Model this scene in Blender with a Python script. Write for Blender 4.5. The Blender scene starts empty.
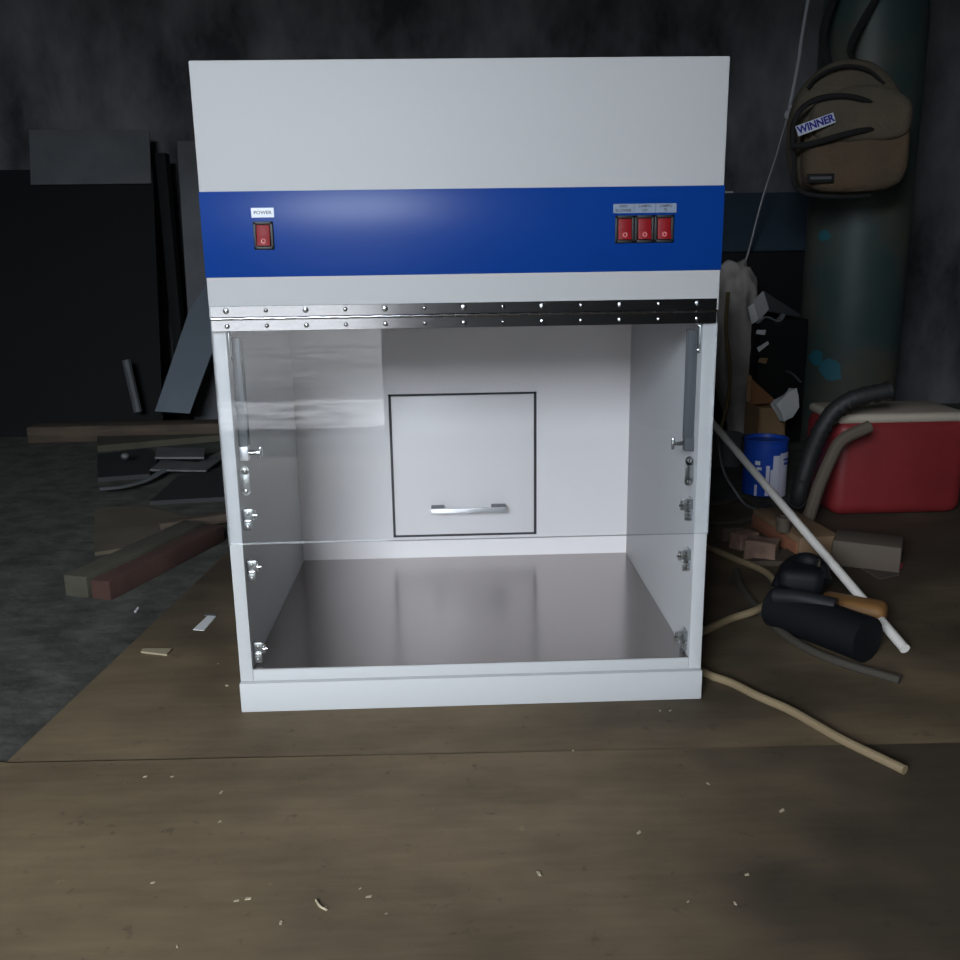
import bpy, bmesh, math, random
from mathutils import Vector, Matrix, noise

random.seed(7)
SC = bpy.context.scene
COL = SC.collection
PI = math.pi

# ------------------------------------------------------------------ camera
FPX = 922.63
CAM = Vector((-0.0209, -1.1204, 0.5831))
VR = Vector((0.999306, -0.034340, -0.014441))
VU = Vector((0.022193, 0.237432, 0.971151))
VF = Vector((0.029921, 0.970797, -0.238029))


def ray(x, y):
    return VF + VR * ((x - 480) / FPX) - VU * ((y - 480) / FPX)


def at(x, y, Y):
    d = ray(x, y)
    return CAM + d * ((Y - CAM.y) / d.y)


def gr(x, y, z=0.0):
    d = ray(x, y)
    return CAM + d * ((z - CAM.z) / d.z)


cd = bpy.data.cameras.new('camera')
cd.sensor_fit = 'HORIZONTAL'
cd.sensor_width = 36
cd.lens = FPX / 960 * 36
cd.clip_start = 0.02
cam = bpy.data.objects.new('camera', cd)
m3 = Matrix((VR, VU, -VF)).transposed()
cam.matrix_world = Matrix.Translation(CAM) @ m3.to_4x4()
COL.objects.link(cam)
SC.camera = cam

# ------------------------------------------------------------------ materials


def mat(name, col, rough=0.5, metal=0.0, col2=None, scale=6.0, detail=5.0, lo=0.35, hi=0.65,
        bump=0.0, bscale=40.0, spec=0.5, stretch=None, coat=0.0):
    m = bpy.data.materials.new(name)
    m.use_nodes = True
    nt = m.node_tree
    b = nt.nodes['Principled BSDF']
    b.inputs['Base Color'].default_value = (*col, 1)
    b.inputs['Roughness'].default_value = rough
    b.inputs['Metallic'].default_value = metal
    b.inputs['Specular IOR Level'].default_value = spec
    b.inputs['Coat Weight'].default_value = coat
    b.inputs['Coat Roughness'].default_value = 0.08
    src = None
    if col2 or bump:
        tc = nt.nodes.new('ShaderNodeTexCoord')
        src = tc.outputs['Object']
        if stretch:
            mp = nt.nodes.new('ShaderNodeMapping')
            mp.inputs['Scale'].default_value = stretch
            nt.links.new(src, mp.inputs['Vector'])
            src = mp.outputs['Vector']
    if col2:
        n = nt.nodes.new('ShaderNodeTexNoise')
        n.inputs['Scale'].default_value = scale
        n.inputs['Detail'].default_value = detail
        n.inputs['Roughness'].default_value = 0.6
        nt.links.new(src, n.inputs['Vector'])
        r = nt.nodes.new('ShaderNodeValToRGB')
        r.color_ramp.elements[0].position = lo
        r.color_ramp.elements[0].color = (*col, 1)
        r.color_ramp.elements[1].position = hi
        r.color_ramp.elements[1].color = (*col2, 1)
        nt.links.new(n.outputs['Fac'], r.inputs['Fac'])
        nt.links.new(r.outputs['Color'], b.inputs['Base Color'])
    if bump:
        n2 = nt.nodes.new('ShaderNodeTexNoise')
        n2.inputs['Scale'].default_value = bscale
        n2.inputs['Detail'].default_value = 4
        nt.links.new(src, n2.inputs['Vector'])
        bp = nt.nodes.new('ShaderNodeBump')
        bp.inputs['Strength'].default_value = bump
        bp.inputs['Distance'].default_value = 0.01
        nt.links.new(n2.outputs['Fac'], bp.inputs['Height'])
        nt.links.new(bp.outputs['Normal'], b.inputs['Normal'])
    return m


M = {}
M['white'] = mat('white_laminate', (0.49, 0.49, 0.495), 0.55, spec=0.2)
M['inner'] = mat('white_inner_laminate', (0.735, 0.70, 0.70), 0.38, spec=0.35)
M['blue'] = mat('blue_vinyl', (0.003, 0.040, 0.235), 0.32, spec=0.18)
M['steel'] = mat('stainless_steel', (0.36, 0.36, 0.375), 0.17, 1.0)
M['tray'] = mat('stainless_tray', (0.43, 0.395, 0.385), 0.13, 1.0)


def brushed(m, aniso):
    nt = m.node_tree
    b = nt.nodes['Principled BSDF']
    b.inputs['Anisotropic'].default_value = aniso
    tg_ = nt.nodes.new('ShaderNodeTangent')
    tg_.direction_type = 'UV_MAP'
    nt.links.new(tg_.outputs[0], b.inputs['Tangent'])


M['tray'].node_tree.nodes['Principled BSDF'].inputs['Roughness'].default_value = 0.24
brushed(M['tray'], 0.75)
M['chrome'] = mat('chromed_metal', (0.72, 0.73, 0.74), 0.18, 1.0)
M['zinc'] = mat('zinc_plated_metal', (0.42, 0.44, 0.45), 0.3, 1.0)
M['grey_metal'] = mat('satin_grey_metal', (0.085, 0.092, 0.10), 0.55, spec=0.3)
M['alu'] = mat('satin_aluminium', (0.62, 0.62, 0.64), 0.38, 0.6)
M['handle_end'] = mat('grey_handle_plastic', (0.17, 0.17, 0.19), 0.45)
M['gap'] = mat('dark_rubber_gap', (0.035, 0.035, 0.04), 0.7)
M['black'] = mat('black_plastic', (0.012, 0.012, 0.013), 0.5)
M['red_sw'] = mat('red_translucent_plastic', (0.22, 0.004, 0.008), 0.5, spec=0.25)
M['sw_mark'] = mat('pale_red_mark', (0.62, 0.18, 0.18), 0.4)
M['label_white'] = mat('white_label', (0.80, 0.83, 0.90), 0.5)
M['label_grey'] = mat('silver_label', (0.21, 0.26, 0.35), 0.45)
M['ink'] = mat('dark_ink', (0.04, 0.045, 0.06), 0.6)
M['screw_dark'] = mat('screw_steel', (0.45, 0.48, 0.50), 0.25, 1.0)

M['wall'] = mat('sooty_concrete', (0.032, 0.032, 0.036), 0.95, col2=(0.21, 0.208, 0.222), scale=1.7, detail=9, lo=0.38, hi=0.70, stretch=(1.5, 1, 0.8), bump=0.4, bscale=9)
M['wallside'] = mat('dark_block_wall', (0.12, 0.12, 0.12), 0.95, col2=(0.22, 0.215, 0.21), scale=2.0)
M['ceil'] = mat('dark_roof_sheet', (0.05, 0.05, 0.055), 0.9)
M['concrete'] = mat('dark_concrete_floor', (0.034, 0.034, 0.028), 0.9, col2=(0.085, 0.083, 0.070), scale=14, detail=9, bump=0.5, bscale=30)
M['yard'] = mat('pale_yard_ground', (0.028, 0.025, 0.022), 0.95, col2=(0.07, 0.06, 0.054), scale=2.6, detail=7, lo=0.42, hi=0.60, stretch=(0.6, 2.2, 1))
M['apron'] = mat('pale_dusty_apron', (0.08, 0.073, 0.070), 0.95, col2=(0.60, 0.57, 0.55), scale=7, detail=9, lo=0.40, hi=0.62, stretch=(0.8, 1.5, 1))
M['yardwall_added'] = mat('added_yard_wall', (0.05, 0.05, 0.045), 0.95, col2=(0.09, 0.085, 0.075), scale=1.5)

M['sheet_dark'] = mat('dark_steel_sheet', (0.05, 0.053, 0.06), 0.6, col2=(0.095, 0.10, 0.11), scale=3)
M['post'] = mat('black_steel', (0.006, 0.006, 0.007), 0.75, spec=0.2)
M['pale_board'] = mat('pale_blue_grey_board', (0.082, 0.104, 0.132), 0.65, col2=(0.10, 0.124, 0.152), scale=5)
M['wood_dark'] = mat('weathered_timber', (0.05, 0.035, 0.025), 0.85, col2=(0.095, 0.066, 0.045), scale=7, stretch=(1, 6, 6))
M['wood_red'] = mat('reddish_timber', (0.048, 0.020, 0.015), 0.9, col2=(0.08, 0.037, 0.026), scale=9)
M['wood_olive'] = mat('dusty_olive_plank', (0.05, 0.045, 0.030), 0.9, col2=(0.08, 0.07, 0.05), scale=8)
M['card_olive'] = mat('dusty_cardboard', (0.065, 0.053, 0.034), 0.95, col2=(0.10, 0.08, 0.054), scale=6)
M['scrap'] = mat('scrap_sheet_metal', (0.10, 0.10, 0.102), 0.6, 0.2, col2=(0.16, 0.155, 0.155), scale=8)
M['scrap_dark'] = mat('dark_scrap', (0.02, 0.02, 0.021), 0.7)
M['paper'] = mat('white_paper', (0.62, 0.62, 0.62), 0.8)
M['sliver'] = mat('pale_wood', (0.30, 0.25, 0.16), 0.8)
M['chip'] = mat('pale_chip', (0.42, 0.35, 0.24), 0.8)

M['teal'] = mat('teal_paint', (0.035, 0.062, 0.060), 0.5, col2=(0.105, 0.088, 0.062), scale=3.2, detail=7, lo=0.42, hi=0.70)
M['teal_hi'] = mat('bright_teal_paint', (0.02, 0.12, 0.16), 0.5)
M['brass'] = mat('brass', (0.35, 0.24, 0.10), 0.4, 1.0)
M['bag'] = mat('olive_canvas', (0.105, 0.095, 0.068), 0.9, col2=(0.15, 0.115, 0.08), scale=6, bump=0.3, bscale=120)
M['bag2'] = mat('brown_canvas', (0.10, 0.075, 0.05), 0.9, col2=(0.15, 0.10, 0.06), scale=6, bump=0.3, bscale=120)
M['webbing'] = mat('black_webbing', (0.014, 0.013, 0.013), 0.85)
M['patch'] = mat('white_patch', (0.70, 0.74, 0.85), 0.7)
M['patch_ink'] = mat('blue_patch_letters', (0.02, 0.02, 0.33), 0.7)
M['bluesheet'] = mat('dark_blue_sheet', (0.020, 0.036, 0.055), 0.6, col2=(0.03, 0.05, 0.07), scale=4)
M['plastic_grey'] = mat('dusty_plastic_film', (0.26, 0.225, 0.205), 0.6, col2=(0.42, 0.385, 0.37), scale=6)
M['yellow_rope'] = mat('dull_yellow_rope', (0.17, 0.12, 0.055), 0.9)
M['card'] = mat('brown_cardboard', (0.25, 0.145, 0.07), 0.9, col2=(0.31, 0.19, 0.10), scale=7)
M['card_in'] = mat('orange_cardboard_flap', (0.27, 0.12, 0.05), 0.9)  # the flap's own orange-brown
M['whitecard'] = mat('white_card', (0.40, 0.39, 0.41), 0.8)
M['foil'] = mat('silver_foil', (0.5, 0.52, 0.54), 0.35, 0.8)
M['blue_tin'] = mat('blue_tin_print', (0.012, 0.07, 0.46), 0.4)
M['paint_white'] = mat('white_paint_drip', (0.72, 0.72, 0.84), 0.45)
M['cream'] = mat('cream_rim', (0.42, 0.36, 0.29), 0.6)
M['red'] = mat('red_paint', (0.17, 0.014, 0.017), 0.5, col2=(0.25, 0.022, 0.026), scale=5)
M['rubber'] = mat('black_rubber', (0.016, 0.016, 0.016), 0.6)
M['strap'] = mat('brown_dusty_hose', (0.10, 0.075, 0.055), 0.8)
M['pvc'] = mat('white_pvc', (0.78, 0.73, 0.68), 0.45)
M['tan'] = mat('tan_wood_block', (0.19, 0.115, 0.06), 0.8, col2=(0.26, 0.165, 0.095), scale=12)
M['orange_side'] = mat('orange_brick', (0.28, 0.105, 0.055), 0.85)
M['brick'] = mat('broken_brick', (0.13, 0.075, 0.055), 0.9, col2=(0.24, 0.15, 0.11), scale=25)
M['cord_tan'] = mat('tan_flex', (0.23, 0.17, 0.095), 0.7)
M['cord_dark'] = mat('dark_dusty_flex', (0.05, 0.043, 0.033), 0.8)
M['tool_black'] = mat('black_tool_body', (0.006, 0.006, 0.008), 0.65, spec=0.25)
M['tool_grey'] = mat('dark_grey_tool_metal', (0.03, 0.03, 0.034), 0.5, 0.5)
M['tool_orange'] = mat('amber_tool_body', (0.27, 0.13, 0.04), 0.6)
M['cable_pale'] = mat('pale_cable', (0.42, 0.43, 0.45), 0.6)
M['cup'] = mat('dull_grey_tin', (0.16, 0.16, 0.17), 0.5, 0.4)


def glass_mat():
    m = bpy.data.materials.new('clear_acrylic')
    m.use_nodes = True
    nt = m.node_tree
    nt.nodes.clear()
    out = nt.nodes.new('ShaderNodeOutputMaterial')
    tr = nt.nodes.new('ShaderNodeBsdfTransparent')
    tr.inputs['Color'].default_value = (0.97, 0.975, 0.98, 1)
    gl = nt.nodes.new('ShaderNodeBsdfGlossy')
    gl.inputs['Roughness'].default_value = 0.012
    fr = nt.nodes.new('ShaderNodeFresnel')
    fr.inputs['IOR'].default_value = 1.49
    mx = nt.nodes.new('ShaderNodeMixShader')
    nt.links.new(fr.outputs[0], mx.inputs[0])
    nt.links.new(tr.outputs[0], mx.inputs[1])
    nt.links.new(gl.outputs[0], mx.inputs[2])
    nt.links.new(mx.outputs[0], out.inputs[0])
    return m


M['acrylic'] = glass_mat()


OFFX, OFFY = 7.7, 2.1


def ply_mat():
    m = bpy.data.materials.new('worn_plywood')
    m.use_nodes = True
    nt = m.node_tree
    b = nt.nodes['Principled BSDF']
    b.inputs['Roughness'].default_value = 0.75
    tc = nt.nodes.new('ShaderNodeTexCoord')

    def noise_ramp(scale, stretch, stops, detail=6, off=(0, 0, 0)):
        mp = nt.nodes.new('ShaderNodeMapping')
        mp.inputs['Scale'].default_value = stretch
        mp.inputs['Location'].default_value = off
        nt.links.new(tc.outputs['Object'], mp.inputs['Vector'])
        n = nt.nodes.new('ShaderNodeTexNoise')
        n.inputs['Scale'].default_value = scale
        n.inputs['Detail'].default_value = detail
        n.inputs['Roughness'].default_value = 0.62
        nt.links.new(mp.outputs[0], n.inputs['Vector'])
        r = nt.nodes.new('ShaderNodeValToRGB')
        els = r.color_ramp.elements
        els[0].position, els[0].color = stops[0][0], (*stops[0][1], 1)
        els[1].position, els[1].color = stops[-1][0], (*stops[-1][1], 1)
        for p, c in stops[1:-1]:
            e = els.new(p)
            e.color = (*c, 1)
        nt.links.new(n.outputs['Fac'], r.inputs['Fac'])
        return r.outputs['Color']

    def mixmul(a, c, f=1.0):
        mx = nt.nodes.new('ShaderNodeMix')
        mx.data_type = 'RGBA'
        mx.blend_type = 'MULTIPLY'
        mx.inputs[0].default_value = f
        nt.links.new(a, mx.inputs[6])
        nt.links.new(c, mx.inputs[7])
        return mx.outputs[2]
    base = noise_ramp(3.0, (1, 2.2, 1), [(0.30, (0.115, 0.082, 0.043)), (0.5, (0.172, 0.122, 0.069)), (0.72, (0.225, 0.160, 0.092))])
    grain = noise_ramp(9, (1, 9, 1), [(0.35, (0.82, 0.82, 0.82)), (0.65, (1, 1, 1))])
    spots = noise_ramp(55, (1, 1, 1), [(0.26, (0.55, 0.55, 0.55)), (0.36, (1, 1, 1)), (0.70, (1, 1, 1)), (0.80, (1.5, 1.5, 1.45))], 3)
    c = mixmul(mixmul(base, grain, 0.8), spots, 0.7)
    dirt_and_shadow = noise_ramp(1.15, (1, 1, 1), [(0.40, (0.22, 0.22, 0.25)), (0.56, (1, 1, 1))], 4, (OFFX, OFFY, 0))  # blotchy dirt set at right, also painting in an unbuilt person's shadow
    c = mixmul(c, dirt_and_shadow, 0.85)
    nt.links.new(c, b.inputs['Base Color'])
    return m


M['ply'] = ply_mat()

# ------------------------------------------------------------------ mesh helpers


class MB:
    """collects shapes and links them as ONE mesh object"""

    def __init__(self):
        self.bm = bmesh.new()

    def _take(self, tmp, mi=0):
        me = bpy.data.meshes.new('tmp')
        for f in tmp.faces:
            f.material_index = mi
        tmp.to_mesh(me)
        tmp.free()
        self.bm.from_mesh(me)
        bpy.data.meshes.remove(me)
        return self

    def box(self, lo, hi, bev=0.0, rot=None, mi=0, seg=2):
        t = bmesh.new()
        lo, hi = Vector(lo), Vector(hi)
        c, s = (lo + hi) / 2, hi - lo
        bmesh.ops.create_cube(t, size=1)
        bmesh.ops.scale(t, vec=s, verts=t.verts)
        if bev:
            bmesh.ops.bevel(t, geom=list(t.edges), offset=bev, segments=seg, affect='EDGES', profile=0.5)
        mtx = Matrix.Translation(c) @ (rot.to_4x4() if rot else Matrix.Identity(4))
        bmesh.ops.transform(t, matrix=mtx, verts=t.verts)
        return self._take(t, mi)

    def obox(self, c, size, rot, bev=0.0, mi=0, seg=2):
        s = Vector(size) / 2
        c = Vector(c)
        return self.box(c - s, c + s, bev, rot, mi, seg)

    def cyl(self, p0, p1, r0, r1=None, seg=20, bev=0.0, mi=0):
        p0, p1 = Vector(p0), Vector(p1)
        r1 = r0 if r1 is None else r1
        d = p1 - p0
        t = bmesh.new()
        bmesh.ops.create_cone(t, cap_ends=True, segments=seg, radius1=r0, radius2=r1, depth=d.length)
        if bev:
            es = [e for e in t.edges if len(e.link_faces) == 2 and any(len(f.verts) > 4 for f in e.link_faces)]
            bmesh.ops.bevel(t, geom=es, offset=bev, segments=2, affect='EDGES', profile=0.5)
        q = Vector((0, 0, 1)).rotation_difference(d.normalized())
        bmesh.ops.transform(t, matrix=Matrix.Translation((p0 + p1) / 2) @ q.to_matrix().to_4x4(), verts=t.verts)
        return self._take(t, mi)

    def ball(self, c, r, sc=(1, 1, 1), seg=16, mi=0):
        t = bmesh.new()
        bmesh.ops.create_uvsphere(t, u_segments=seg, v_segments=max(6, seg // 2), radius=r)
        bmesh.ops.scale(t, vec=sc, verts=t.verts)
        bmesh.ops.translate(t, vec=Vector(c), verts=t.verts)
        return self._take(t, mi)

    def tube(self, pts, r, seg=10, res=8, flat=1.0, mi=0, smooth=True):
        P = [Vector(p) for p in pts]
        Q = []
        if smooth and len(P) > 2:
            E = [P[0] * 2 - P[1]] + P + [P[-1] * 2 - P[-2]]
            for i in range(1, len(E) - 2):
                a, b, c, d = E[i - 1], E[i], E[i + 1], E[i + 2]
                for k in range(res):
                    u = k / res
                    Q.append(0.5 * (2 * b + (c - a) * u + (2 * a - 5 * b + 4 * c - d) * u * u + (3 * b - a - 3 * c + d) * u ** 3))
            Q.append(P[-1])
        else:
            Q = P
        t = bmesh.new()
        rings = []
        n = None
        for i, q in enumerate(Q):
            tg = (Q[min(i + 1, len(Q) - 1)] - Q[max(i - 1, 0)]).normalized()
            if n is None:
                n = tg.orthogonal().normalized()
                if abs(tg.z) < 0.9:
                    n = (Vector((0, 0, 1)) - tg * tg.z).normalized()
            else:
                n = (n - tg * n.dot(tg)).normalized()
            bvec = tg.cross(n)
            rings.append([t.verts.new(q + (n * math.cos(2 * PI * k / seg) * flat + bvec * math.sin(2 * PI * k / seg)) * r) for k in range(seg)])
        for a, b in zip(rings, rings[1:]):
            for k in range(seg):
                t.faces.new((a[k], a[(k + 1) % seg], b[(k + 1) % seg], b[k]))
        t.faces.new(rings[0][::-1])
        t.faces.new(rings[-1])
        bmesh.ops.recalc_face_normals(t, faces=t.faces)
        return self._take(t, mi)

    def lathe(self, c, prof, seg=32, mi=0, axis=None):
        t = bmesh.new()
        rings = []
        for r, z in prof:
            rings.append([t.verts.new((r * math.cos(2 * PI * k / seg), r * math.sin(2 * PI * k / seg), z)) for k in range(seg)])
        for a, b in zip(rings, rings[1:]):
            for k in range(seg):
                t.faces.new((a[k], a[(k + 1) % seg], b[(k + 1) % seg], b[k]))
        t.faces.new(rings[0][::-1])
        t.faces.new(rings[-1])
        bmesh.ops.recalc_face_normals(t, faces=t.faces)
        mtx = Matrix.Translation(Vector(c))
        if axis:
            mtx = mtx @ Vector((0, 0, 1)).rotation_difference(Vector(axis).normalized()).to_matrix().to_4x4()
        bmesh.ops.transform(t, matrix=mtx, verts=t.verts)
        return self._take(t, mi)

    def slab(self, poly, th, mi=0, bev=0.0):
        """polygon (3-D points) given real thickness th along its normal (away from first side)"""
        t = bmesh.new()
        vs = [t.verts.new(Vector(p)) for p in poly]
        f = t.faces.new(vs)
        f.normal_update()
        nrm = f.normal.copy()
        ex = bmesh.ops.extrude_face_region(t, geom=[f])
        ev = [v for v in ex['geom'] if isinstance(v, bmesh.types.BMVert)]
        bmesh.ops.translate(t, vec=nrm * th, verts=ev)
        bmesh.ops.recalc_face_normals(t, faces=t.faces)
        if bev:
            bmesh.ops.bevel(t, geom=list(t.edges), offset=bev, segments=2, affect='EDGES', profile=0.5)
        return self._take(t, mi)

    def build(self, name, mats, parent=None, smooth=35):
        me = bpy.data.meshes.new(name)
        if not isinstance(mats, (list, tuple)):
            mats = [mats]
        bm = self.bm
        if smooth:
            for f in bm.faces:
                f.smooth = True
            for e in bm.edges:
                if len(e.link_faces) == 2:
                    e.smooth = e.calc_face_angle(0) < math.radians(smooth)
        bm.to_mesh(me)
        bm.free()
        for m in mats:
            me.materials.append(m)
        o = bpy.data.objects.new(name, me)
        COL.objects.link(o)
        if parent:
            o.parent = parent
            if parent.type == 'EMPTY':
                o.location = -parent.location
        return o


def tag(o, label, cat, group=None, kind=None):
    o['label'] = label
    o['category'] = cat
    if group:
        o['group'] = group
    if kind:
        o['kind'] = kind
    if o.type == 'MESH':     # put the origin at the base centre
        vs = o.data.vertices
        lo = [min(v.co[i] for v in vs) for i in range(3)]
        hi = [max(v.co[i] for v in vs) for i in range(3)]
        c = Vector(((lo[0] + hi[0]) / 2, (lo[1] + hi[1]) / 2, lo[2]))
        o.data.transform(Matrix.Translation(-c))
        o.location = c
    return o


def thing(name, label, cat, loc, group=None):
    o = bpy.data.objects.new(name, None)
    o.empty_display_size = 0.05
    o.location = loc
    COL.objects.link(o)
    return tag(o, label, cat, group)


def struct(mb, name, m):
    o = mb.build(name, m, smooth=0)
    o['kind'] = 'structure'
    return o


def text_mesh(name, body, size, m, mtx, parent, ext=0.0002, sx=1.0, bold=.012):
    cu = bpy.data.curves.new('lettering_curve', 'FONT')
    cu.body = body
    cu.size = size
    cu.align_x = 'CENTER'
    cu.align_y = 'CENTER'
    cu.extrude = ext
    cu.offset = size * bold
    to = bpy.data.objects.new('lettering_tmp', cu)
    COL.objects.link(to)
    bpy.context.view_layer.update()
    me = bpy.data.meshes.new_from_object(to.evaluated_get(bpy.context.evaluated_depsgraph_get()))
    bpy.data.objects.remove(to)
    bpy.data.curves.remove(cu)
    me.transform(mtx @ Matrix.Diagonal((sx, 1, 1, 1)))
    me.materials.clear()
    me.materials.append(m)
    me.name = name
    o = bpy.data.objects.new(name, me)
    COL.objects.link(o)
    o.parent = parent
    if parent.type == 'EMPTY':
        o.location = -parent.location
    return o


def crumple(o, amp, freq, seed=0.0):
    for v in o.data.vertices:
        d = noise.noise_vector(v.co * freq + Vector((seed, seed * 1.7, seed * 0.3)))
        v.co += d * amp
    o.data.update()


FRONT = Matrix.Rotation(PI / 2, 4, 'X')     # text plane XY -> facing -Y

# ------------------------------------------------------------------ the setting
FZ = -0.006          # concrete level; the plywood sheets lie on it
XL, XR, YB, YF, ZC = -2.6, 2.5, 2.36, -1.95, 2.75
DX0, DX1, DZ = -1.12, -0.245, 1.9
struct(MB().box((XL - .15, YF - .15, FZ - .1), (XR + .15, YB + .15, FZ)), 'floor', M['concrete'])
struct(MB().box((XL - .15, YB, FZ), (XR + .15, YB + .15, ZC)), 'wall_back', M['wall'])
struct(MB().box((XL - .15, YF - .15, FZ), (XL, YB, ZC)), 'wall_left', M['wallside'])
struct(MB().box((XR, YF - .15, FZ), (XR + .15, YB, ZC)), 'wall_right', M['wallside'])
w = MB()
w.box((XL, YF - .15, FZ), (DX0, YF, ZC)).box((DX1, YF - .15, FZ), (XR, YF, ZC)).box((DX0, YF - .15, DZ), (DX1, YF, ZC))
struct(w, 'wall_front', M['wallside'])
struct(MB().box((XL - .15, YF - .15, ZC), (XR + .15, YB + .15, ZC + .1)), 'ceiling', M['ceil'])
struct(MB().box((-16, -16, FZ - .1), (14, YF, FZ - .01)), 'ground', M['yard'])
struct(MB().box((-3, -2.75, FZ - .01), (2, YF, FZ)), 'floor_apron', M['apron'])
struct(MB().box((-16, -10.2, FZ - .01), (14, -10, 2.5)), 'wall_yard_added', M['yardwall_added'])  # added out of view, height set to cut off the low sky

struct(MB().box((-4, -3.5, 2.10), (4, YF - .15, 2.16)), 'roof_sky_block', M['ceil'])  # unseen overhang added to block high sky and shape the chamber shadow

# daylight: overcast sky outside, entering by the open doorway behind the camera
wd = bpy.data.worlds.new('overcast_sky')
SC.world = wd
wd.use_nodes = True
bg = wd.node_tree.nodes['Background']
bg.inputs['Color'].default_value = (0.83, 0.915, 1.0, 1)
bg.inputs['Strength'].default_value = 40.5
pl = bpy.data.lights.new('doorway_portal', 'AREA')
pl.shape = 'RECTANGLE'
pl.size, pl.size_y = DX1 - DX0, DZ
pl.cycles.is_portal = True
po = bpy.data.objects.new('doorway_portal', pl)
po.location = ((DX0 + DX1) / 2, YF - .01, DZ / 2)
po.rotation_euler = (PI / 2, 0, 0)
COL.objects.link(po)

# plywood sheets on the concrete
a, b_ = gr(125, 650), gr(228, 552)
dirv = (b_ - a).normalized()
pA = a - dirv * ((a.y + 0.118) / dirv.y)         # left edge reaches back from the seam
pB = a + dirv * ((0.95 - a.y) / dirv.y)
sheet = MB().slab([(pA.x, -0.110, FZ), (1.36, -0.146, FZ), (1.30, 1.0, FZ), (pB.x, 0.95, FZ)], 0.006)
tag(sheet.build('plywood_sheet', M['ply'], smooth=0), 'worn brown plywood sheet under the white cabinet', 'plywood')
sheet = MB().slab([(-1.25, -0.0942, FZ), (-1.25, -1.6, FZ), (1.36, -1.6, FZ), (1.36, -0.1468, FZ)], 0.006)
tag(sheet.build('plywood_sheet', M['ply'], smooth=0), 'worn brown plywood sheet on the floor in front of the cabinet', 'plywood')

# ------------------------------------------------------------------ the cabinet
W2, T = 0.305, 0.0167
XI = W2 - T
HT, B1, B2, HG, HL, GL, R0, R1, D = 0.7973, 0.657, 0.5603, 0.527, 0.4977, 0.2308, 0.0578, 0.0411, 0.4507
KN = 0.5125                                     # hinge knuckle line
cab = thing('laminar_flow_cabinet', 'large white laminar flow cabinet with blue switch band and open lower front', 'cabinet', (0, 0.23, 0))
MB().box((-W2, 0, KN), (W2, D + T, HT), 0.0018).build('head_box', M['white'], cab)
MB().box((-W2 - .0004, -.0007, B2), (W2 + .0004, .02, B1), 0.0003).build('blue_band', M['blue'], cab)
for s in (-1, 1):
    x0, x1 = sorted((s * XI, s * W2))
    MB().box((x0, .0056, R1 + .0004), (x1, D + T, KN - .0004), 0.0008).build('side_panel', M['white'], cab)
MB().box((-XI, D, R1), (XI, D + T, KN - .0004)).build('back_panel', M['inner'], cab)
MB().box((-XI + .0003, .0056, R1 + .0004), (XI - .0003, D, R0 - .0008), 0.0006).build('bottom_board', M['white'], cab)
MB().box((-XI + .0005, .0075, R0 - .0007), (XI - .0005, D - .0004, R0)).build('work_tray', M['tray'], cab)
tray = cab.children[-1]
uvl = tray.data.uv_layers.new(name='UVMap')
for lp in tray.data.loops:
    co = tray.data.vertices[lp.vertex_index].co
    uvl.data[lp.index].uv = (co.y, co.x)
tray['label'] = 'shiny stainless steel work surface'
MB().box((-W2 - .0007, -.0012, 0), (W2 + .0007, D + T, R1), 0.0015).build('plinth', M['white'], cab)

# glass sash hanging from the piano hinge
sash = MB().box((-W2 + .0005, .0002, GL), (W2 - .0005, .0050, KN - .0005), 0.00018, seg=1).build('acrylic_sash', M['acrylic'], cab)
sash['label'] = 'clear acrylic flap hanging from the hinge'
hin = MB()
hin.box((-W2 + .002, -.0016, KN + .0018), (W2 - .003, -.0001, HG), 0.0003, seg=1)
hinge = hin.build('piano_hinge', M['steel'], cab)
hinge['label'] = 'shiny stainless piano hinge'
lower = MB().box((-W2 + .002, -.0016, HL), (W2 - .003, 0, KN - .0018), 0.0003, seg=1).build('hinge_leaf', M['steel'], hinge)
pin = MB()
n = 48
L = 2 * W2 - .005
for k in range(n):
    x0 = -W2 + .002 + L * k / n
    pin.cyl((x0 + .0003, -.0012, KN), (x0 + L / n - .0003, -.0012, KN + (0.0003 if k % 2 else -0.0003)), .0021, seg=12)
pin.cyl((-W2 + .001, -.0012, KN), (W2 - .002, -.0012, KN), .0012, seg=10)
pin.build('hinge_knuckle', M['steel'], hinge)
for k in range(13):
    x = -0.2845 + k * (0.5635 / 12)
    big = k % 2 == 0
    for zz, up in ((0.5215, True), (0.5035, False)):
        r = (.0036 if big else .0026) if up else (.0026 if k % 2 else .0030)
        s = MB()
        s.lathe((x, -.0014, zz), [(r, 0), (r, .0006), (r * .85, .0014), (r * .45, .0019), (.0001, .0021)], 14, axis=(0, -1, 0))
        s.build('rivet', M['screw_dark'] if big else M['steel'], hinge)

# rocker switches and their labels


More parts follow.
